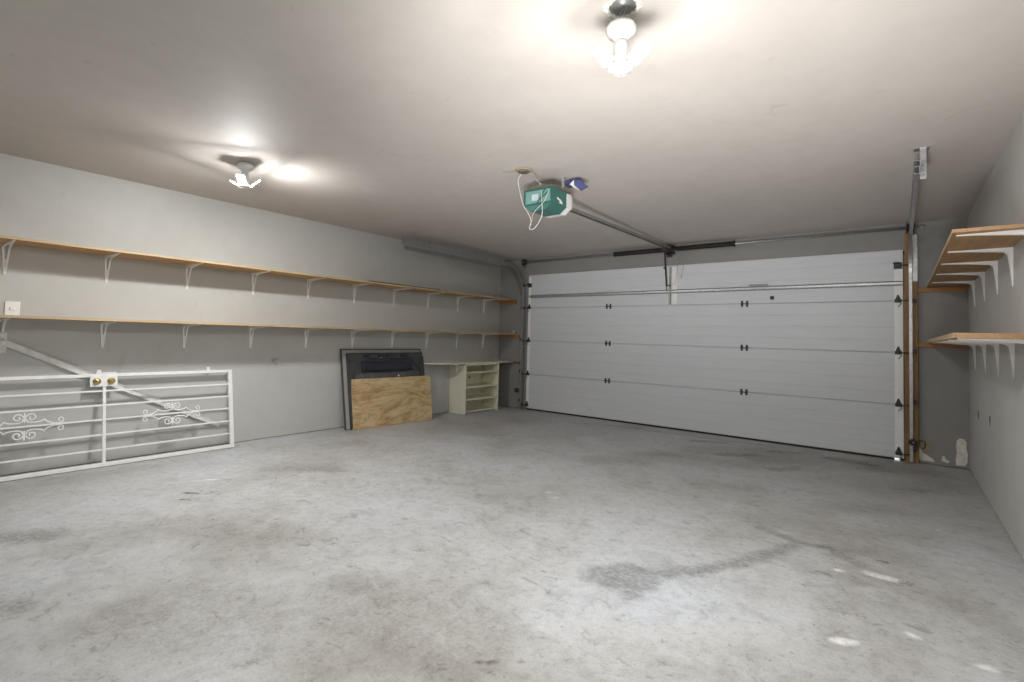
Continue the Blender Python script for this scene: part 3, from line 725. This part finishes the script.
def scroll(cy, name='scroll_ornament'):
    b = MB(); zc = rz[2]; r = .0056
    def spiral(y, z, r0, a0, turns, s):
        n = 26; return [(0, y+(r0*(1-.72*i/n))*math.cos(a0+s*turns*2*PI*i/n), z+(r0*(1-.72*i/n))*math.sin(a0+s*turns*2*PI*i/n)) for i in range(n+1)]
    for v in (-1, 1):
        for u in (-1, 1):
            # big C scroll standing on a short stem beside the middle
            sp = spiral(cy+u*.038, zc+v*.064, .031, -v*PI/2 if False else (PI if u > 0 else 0), 1.15, -v*u)
            b.tube(sp, r, 6)
            # wavy arm out to the knuckle
            arm = smooth([(0, cy+u*.008, zc+v*.058), (0, cy+u*.018, zc+v*.034), (0, cy+u*.052, zc+v*.026), (0, cy+u*.095, zc+v*.033), (0, cy+u*.108, zc+v*.043), (0, cy+u*.122, zc+v*.028), (0, cy+u*.155, zc+v*.012), (0, cy+u*.185, zc+v*.004)], 5)
            b.tube(arm, r, 6)
            # end curl
            sp = spiral(cy+u*.200, zc+v*.032, .023, -v*PI/2*u if False else (-v*PI/2), 1.05, v*u)
            b.tube(sp, r, 6)
        b.bar((0, cy, zc+v*.030), (0, cy, zc+v*.100), .010, .009, (1, 0, 0))
    for u in (-1, 1): b.box((-.008, cy+u*.186-.014, zc-.012), (.008, cy+u*.186+.014, zc+.012), .003)
    gate_part(b, name, M['gate'])
scroll(.465); scroll(-.49)
for y in (-.055, .765):
    b = MB(); b.box((-.006, y-.014, hh), (.006, y+.014, hh+.034), .002); b.lathe([(.004, 0), (.004, .0072)], Matrix.Translation((.0, y, hh+.018)) @ Matrix.Rotation(PI/2, 4, 'Y'), 8)
    gate_part(b, 'tab', M['gate'])
b = MB(); b.box((.011, -.115, hh-.105), (.017, .065, hh-.014), .002); b.box((-.012, -.08, hh), (.016, .06, hh+.010), .002)
lp = gate_part(b, 'lock_plate', M['gate'])
for y in (-.072, .022):
    b = MB(); b.lathe([(.026, 0), (.027, .006), (.022, .012), (.014, .014)], Matrix.Translation((.0175, y, hh-.062)) @ Matrix.Rotation(PI/2, 4, 'Y'), 20); b.lathe([(.014, .014), (.016, .022), (.015, .03), (.008, .034)], Matrix.Translation((.0175, y, hh-.062)) @ Matrix.Rotation(PI/2, 4, 'Y'), 16)
    tag(gate_part(b, 'lock_cylinder', M['brass'], lp), 'round brass lock')

# ------------------------------------------------------------------ bar on the wall behind the gate
bs = empty('security_bar', (.014, -5.82, .965), 'greyish white flat bar slanting down the left wall behind the gate', 'bar')
d0, d1 = V((.014, -5.83, 1.003)), V((.014, -4.29, .200))
b = MB(); b.bar(d0, d1, .006, .044, (0, 0, 1)) ; dd = (d1-d0).normalized(); up = dd.cross(V((1, 0, 0))).normalized()
for s in (-1, 1): b.bar(d0+up*s*.020+V((.005, 0, 0)), d1+up*s*.020+V((.005, 0, 0)), .012, .004, (0, 0, 1))
b.build('bar_body', M['bar'], bs)
b = MB(); b.box((.0006, -5.862, .915), (.0100, -5.80, 1.07), .003); b.lathe([(.018, 0), (.018, .016), (.012, .022)], Matrix.Translation((.0215, -5.825, .998)) @ Matrix.Rotation(PI/2, 4, 'Y'), 14); b.lathe([(.02, 0), (.02, .012)], Matrix.Translation((.010, -5.835, 1.05)) @ Matrix.Rotation(PI/2, 4, 'Y'), 12)
b.lathe([(.02, 0), (.02, .01)], Matrix.Translation((.010, -5.835, .93)) @ Matrix.Rotation(PI/2, 4, 'Y'), 12)
b.build('pivot_bracket', M['bar'], bs)

# ------------------------------------------------------------------ leaning sheets
def lean_obj(name, m, poly_boxes, base, yaw, lean, label, cat):
    pass
def frame_mat(base, yaw, lean):
    """local x = out of the sheet (into the room), y = along, z = up the sheet"""
    return Matrix.Translation(base) @ Matrix.Rotation(yaw, 4, 'Z') @ Matrix.Rotation(-lean, 4, 'Y')
def place(o, base, yaw, lean):
    o.location = base; o.rotation_mode = 'XYZ'
    o.matrix_basis = frame_mat(base, yaw, lean)
# grey backing board with dark edging
bl = math.atan2(.165, .935)
bk = bpy.data.objects.new('backing_board', None); COL.objects.link(bk)
place(bk, (.186, -2.37, .0), 0, bl)
tag(bk, 'grey board with dark edging leaning behind the black plastic panel', 'board')
b = MB(); b.box((-.008, -.615, .008), (.004, .605, .94)); b.build('sheet', M['greyb'], bk, local=True)
b = MB(); b.box((-.010, -.630, .003), (.010, -.615, .953), .002); b.box((-.010, .605, .003), (.010, .620, .953), .002); b.box((-.010, -.615, .94), (.010, .605, .953), .002); b.box((-.010, -.615, .003), (.010, .605, .008))
b.build('edging', M['edged'], bk, local=True)
# black moulded panel
bp_ = bpy.data.objects.new('black_panel', None); COL.objects.link(bp_)
place(bp_, (.218, -2.352, .0), 0, bl)
tag(bp_, 'black moulded plastic panel standing between the plywood and the grey board', 'panel')
b = MB()
w0, w1, hp = -.590, .605, .905
b.box((-.016, w0, .003), (.004, w1, hp), .004)
for lo, hi in (((.004, w0, .02), (.020, w0+.075, hp-.02)), ((.004, w1-.075, .02), (.020, w1, hp-.05)), ((.004, w0+.03, hp-.075), (.022, w1-.03, hp)), ((.004, w0+.075, .30), (.016, w1-.075, .42))): b.box(lo, hi, .006)
# diagonal corner gussets
for s, yy in ((1, w0+.07), (-1, w1-.07)):
    b.prism([(.004, yy, hp-.06), (.004, yy+s*.16, hp-.06), (.004, yy, hp-.24)], (.013, 0, 0))
b.build('shell', M['blackp'], bp_, local=True)
b = MB(); b.box((.004, w0+.20, hp-.235), (.030, w1-.20, hp-.105), .012); b.box((.030, w0+.24, hp-.215), (.034, w1-.24, hp-.13), .006); b.build('raised_tray', M['recess'], bp_, local=True)
b = MB(); b.box((.004, w0+.10, .46), (.009, w1-.09, hp-.255), .003); b.build('lower_field', M['blackq'], bp_, local=True)
for y, z in ((-.11, hp-.055), (.16, hp-.30), (-.53, hp-.36), (.40, hp-.41)):
    b = MB(); b.lathe([(.012, 0), (.012, .004), (.004, .006)], Matrix.Translation((.0225 if z > hp-.08 else .0205 if abs(y) > .5 else .0095, y, z)) @ Matrix.Rotation(PI/2, 4, 'Y'), 10)
    tag(b.build('clip', M['porc'], bp_, local=True), 'small white clip')
b = MB()
for y in (-.33, -.10, .02, .25): b.box((.022, y-.045, hp-.062), (.030, y+.045, hp-.022), .006)
b.build('latch_boss', M['recess'], bp_, local=True)
# plywood sheet
PA, PB = V((.232, -2.925, 0)), V((.312, -1.752, 0))
yaw = -math.atan2(PB.x-PA.x, PB.y-PA.y)
pw = bpy.data.objects.new('plywood_sheet', None); COL.objects.link(pw)
place(pw, (PA+PB)/2, yaw, math.radians(8.0))
tag(pw, 'bare yellowish plywood sheet with wavy grain leaning at the front of the stack', 'plywood sheet')
lw = (PB-PA).length
b = MB(); b.box((-.007, -lw/2, .002), (.005, lw/2, .590), .001); b.build('core', M['plye'], pw, local=True)
b = MB(); b.box((.0052, -lw/2+.001, .003), (.0068, lw/2-.001, .589)); b.build('face_veneer', M['ply'], pw, local=True)

# ------------------------------------------------------------------ cabinet and ledge
cb = empty('open_cabinet', (.165, -.76, 0), 'cream open-front cabinet with three shelves under the narrow ledge', 'cabinet')
c0, c1, cd, ch = -1.140, -.385, .330, .728
b = MB(); b.box((.003, c0, .001), (cd, c0+.020, ch), .001); b.build('side_panel', M['cream'], cb)
b = MB(); b.box((.003, c1-.020, .001), (cd, c1, ch), .001); b.build('side_panel', M['cream'], cb)
b = MB(); b.box((.003, c0+.020, .001), (.010, c1-.020, ch)); b.build('back_panel', M['cream'], cb)
for z in (.600, .385, .205): MB().box((.010, c0+.0205, z-.010), (cd-.003, c1-.0205, z+.010), .001).build('shelf', M['cream'], cb)
MB().box((.010, c0+.0205, .012), (cd-.05, c1-.0205, .030)).build('bottom_panel', M['cream'], cb)
MB().box((.010, c0+.0205, ch-.02), (cd-.003, c1-.0205, ch-.0005)).build('top_panel', M['cream'], cb)
b = MB()
for y, z in ((-.72, .50), (-.72, .13)): b.lathe([(.010, 0), (.011, .012), (.005, .018)], Matrix.Translation((.0102, y, z)) @ Matrix.Rotation(PI/2, 4, 'Y'), 10)
b.build('screw_cap', M['darkm'], cb)
lg = empty('wall_ledge', (.16, -.85, ch), 'narrow cream ledge board resting on the cabinet along the left wall', 'ledge')
e = [(.003, -1.72)]+[(.003+.32*math.sin(a), -1.72+.42*(1-math.cos(a))) for a in [PI/2*i/10 for i in range(1, 11)]]+[(.335, -.004), (.003, -.004)]
MB().prism([(x, y, ch+.0008) for x, y in e], (0, 0, .020)).build('board', M['bench'], lg)
MB().box((.34, -.030, ch-.016), (.46, -.0006, ch+.018), .001).build('ledger_strip', M['post'], lg)
br = bracket_mesh('bracket', 1, .26, .16)
bo = br.build('bracket', M['white'], None, local=True); bo.parent = lg; bo.rotation_euler = (0, 0, -PI/2); bo.location = V((.155, c0-.0005, ch))-V(lg.location)

# ------------------------------------------------------------------ safety sensors
def sensor(x, y, z, s, label):
    t = empty('safety_sensor', (x, y, z), label, 'sensor', 'door safety sensors')
    b = MB(); b.box((x-.022, y-.035, z-.03), (x+.022, y+.012, z+.03), .006); b.lathe([(.018, 0), (.018, .010), (.012, .014)], Matrix.Translation((x+s*.022, y-.012, z)) @ Matrix.Rotation(s*PI/2, 4, 'Y'), 14)
    b.build('housing', M['rubber'], t)
    b = MB(); b.box((x-s*.030-.002, y-.02, z-.02), (x-s*.030+.008 if s > 0 else x+.032, y+.03, z+.02)); b.build('bracket', M['darkm'], t)
    b = MB(); b.lathe([(.005, 0), (.005, .003)], Matrix.Translation((x, y-.0352, z)) @ Matrix.Rotation(PI/2, 4, 'X'), 10); b.build('indicator', M['porc'], t)
    return t
sensor(.432, -.05, .292, 1, 'small black safety sensor low beside the left door track')
s2 = sensor(5.370, -.125, .215, -1, 'small black safety sensor with wires low on the right door track')
b = MB(); b.tube(smooth([(5.39, -.11, .215), (5.43, -.08, .23), (5.46, -.02, .21), (5.46, -.006, .16), (5.44, -.006, .14)]), .004, 6); b.build('wire', M['rubber'], s2)

# ------------------------------------------------------------------ world, camera, view
w = bpy.data.worlds.new('sky'); S.world = w; w.use_nodes = True
w.node_tree.nodes['Background'].inputs[0].default_value = (.85, .92, 1, 1); w.node_tree.nodes['Background'].inputs[1].default_value = 3.0

f, yaw_, pit, rol = 494.634, -.663688, .040796, .02668
C0 = V((5.25966, -6.3953, 1.13342))
F_ = V((math.sin(yaw_)*math.cos(pit), math.cos(yaw_)*math.cos(pit), math.sin(pit)))
R_ = V((math.cos(yaw_), -math.sin(yaw_), 0)); U_ = R_.cross(F_)
R2 = R_*math.cos(rol)+U_*math.sin(rol); U2 = -R_*math.sin(rol)+U_*math.cos(rol)
cam = bpy.data.cameras.new('camera'); co_ = bpy.data.objects.new('camera', cam); COL.objects.link(co_)
Mx = Matrix((R2, U2, -F_)).transposed().to_4x4(); Mx.translation = C0; co_.matrix_world = Mx
cam.sensor_fit = 'HORIZONTAL'; cam.sensor_width = 36; cam.lens = f/1024*36; cam.shift_y = -23.883/1024; cam.clip_start = .02
S.camera = co_
S.view_settings.view_transform = 'Standard'; S.view_settings.look = 'None'; S.view_settings.gamma = 1; S.view_settings.use_curve_mapping = False
S.view_settings.exposure = 0.36
S.cycles.use_denoising = True
S.cycles.max_bounces = 12; S.cycles.diffuse_bounces = 10
S.cycles.sample_clamp_indirect = 8
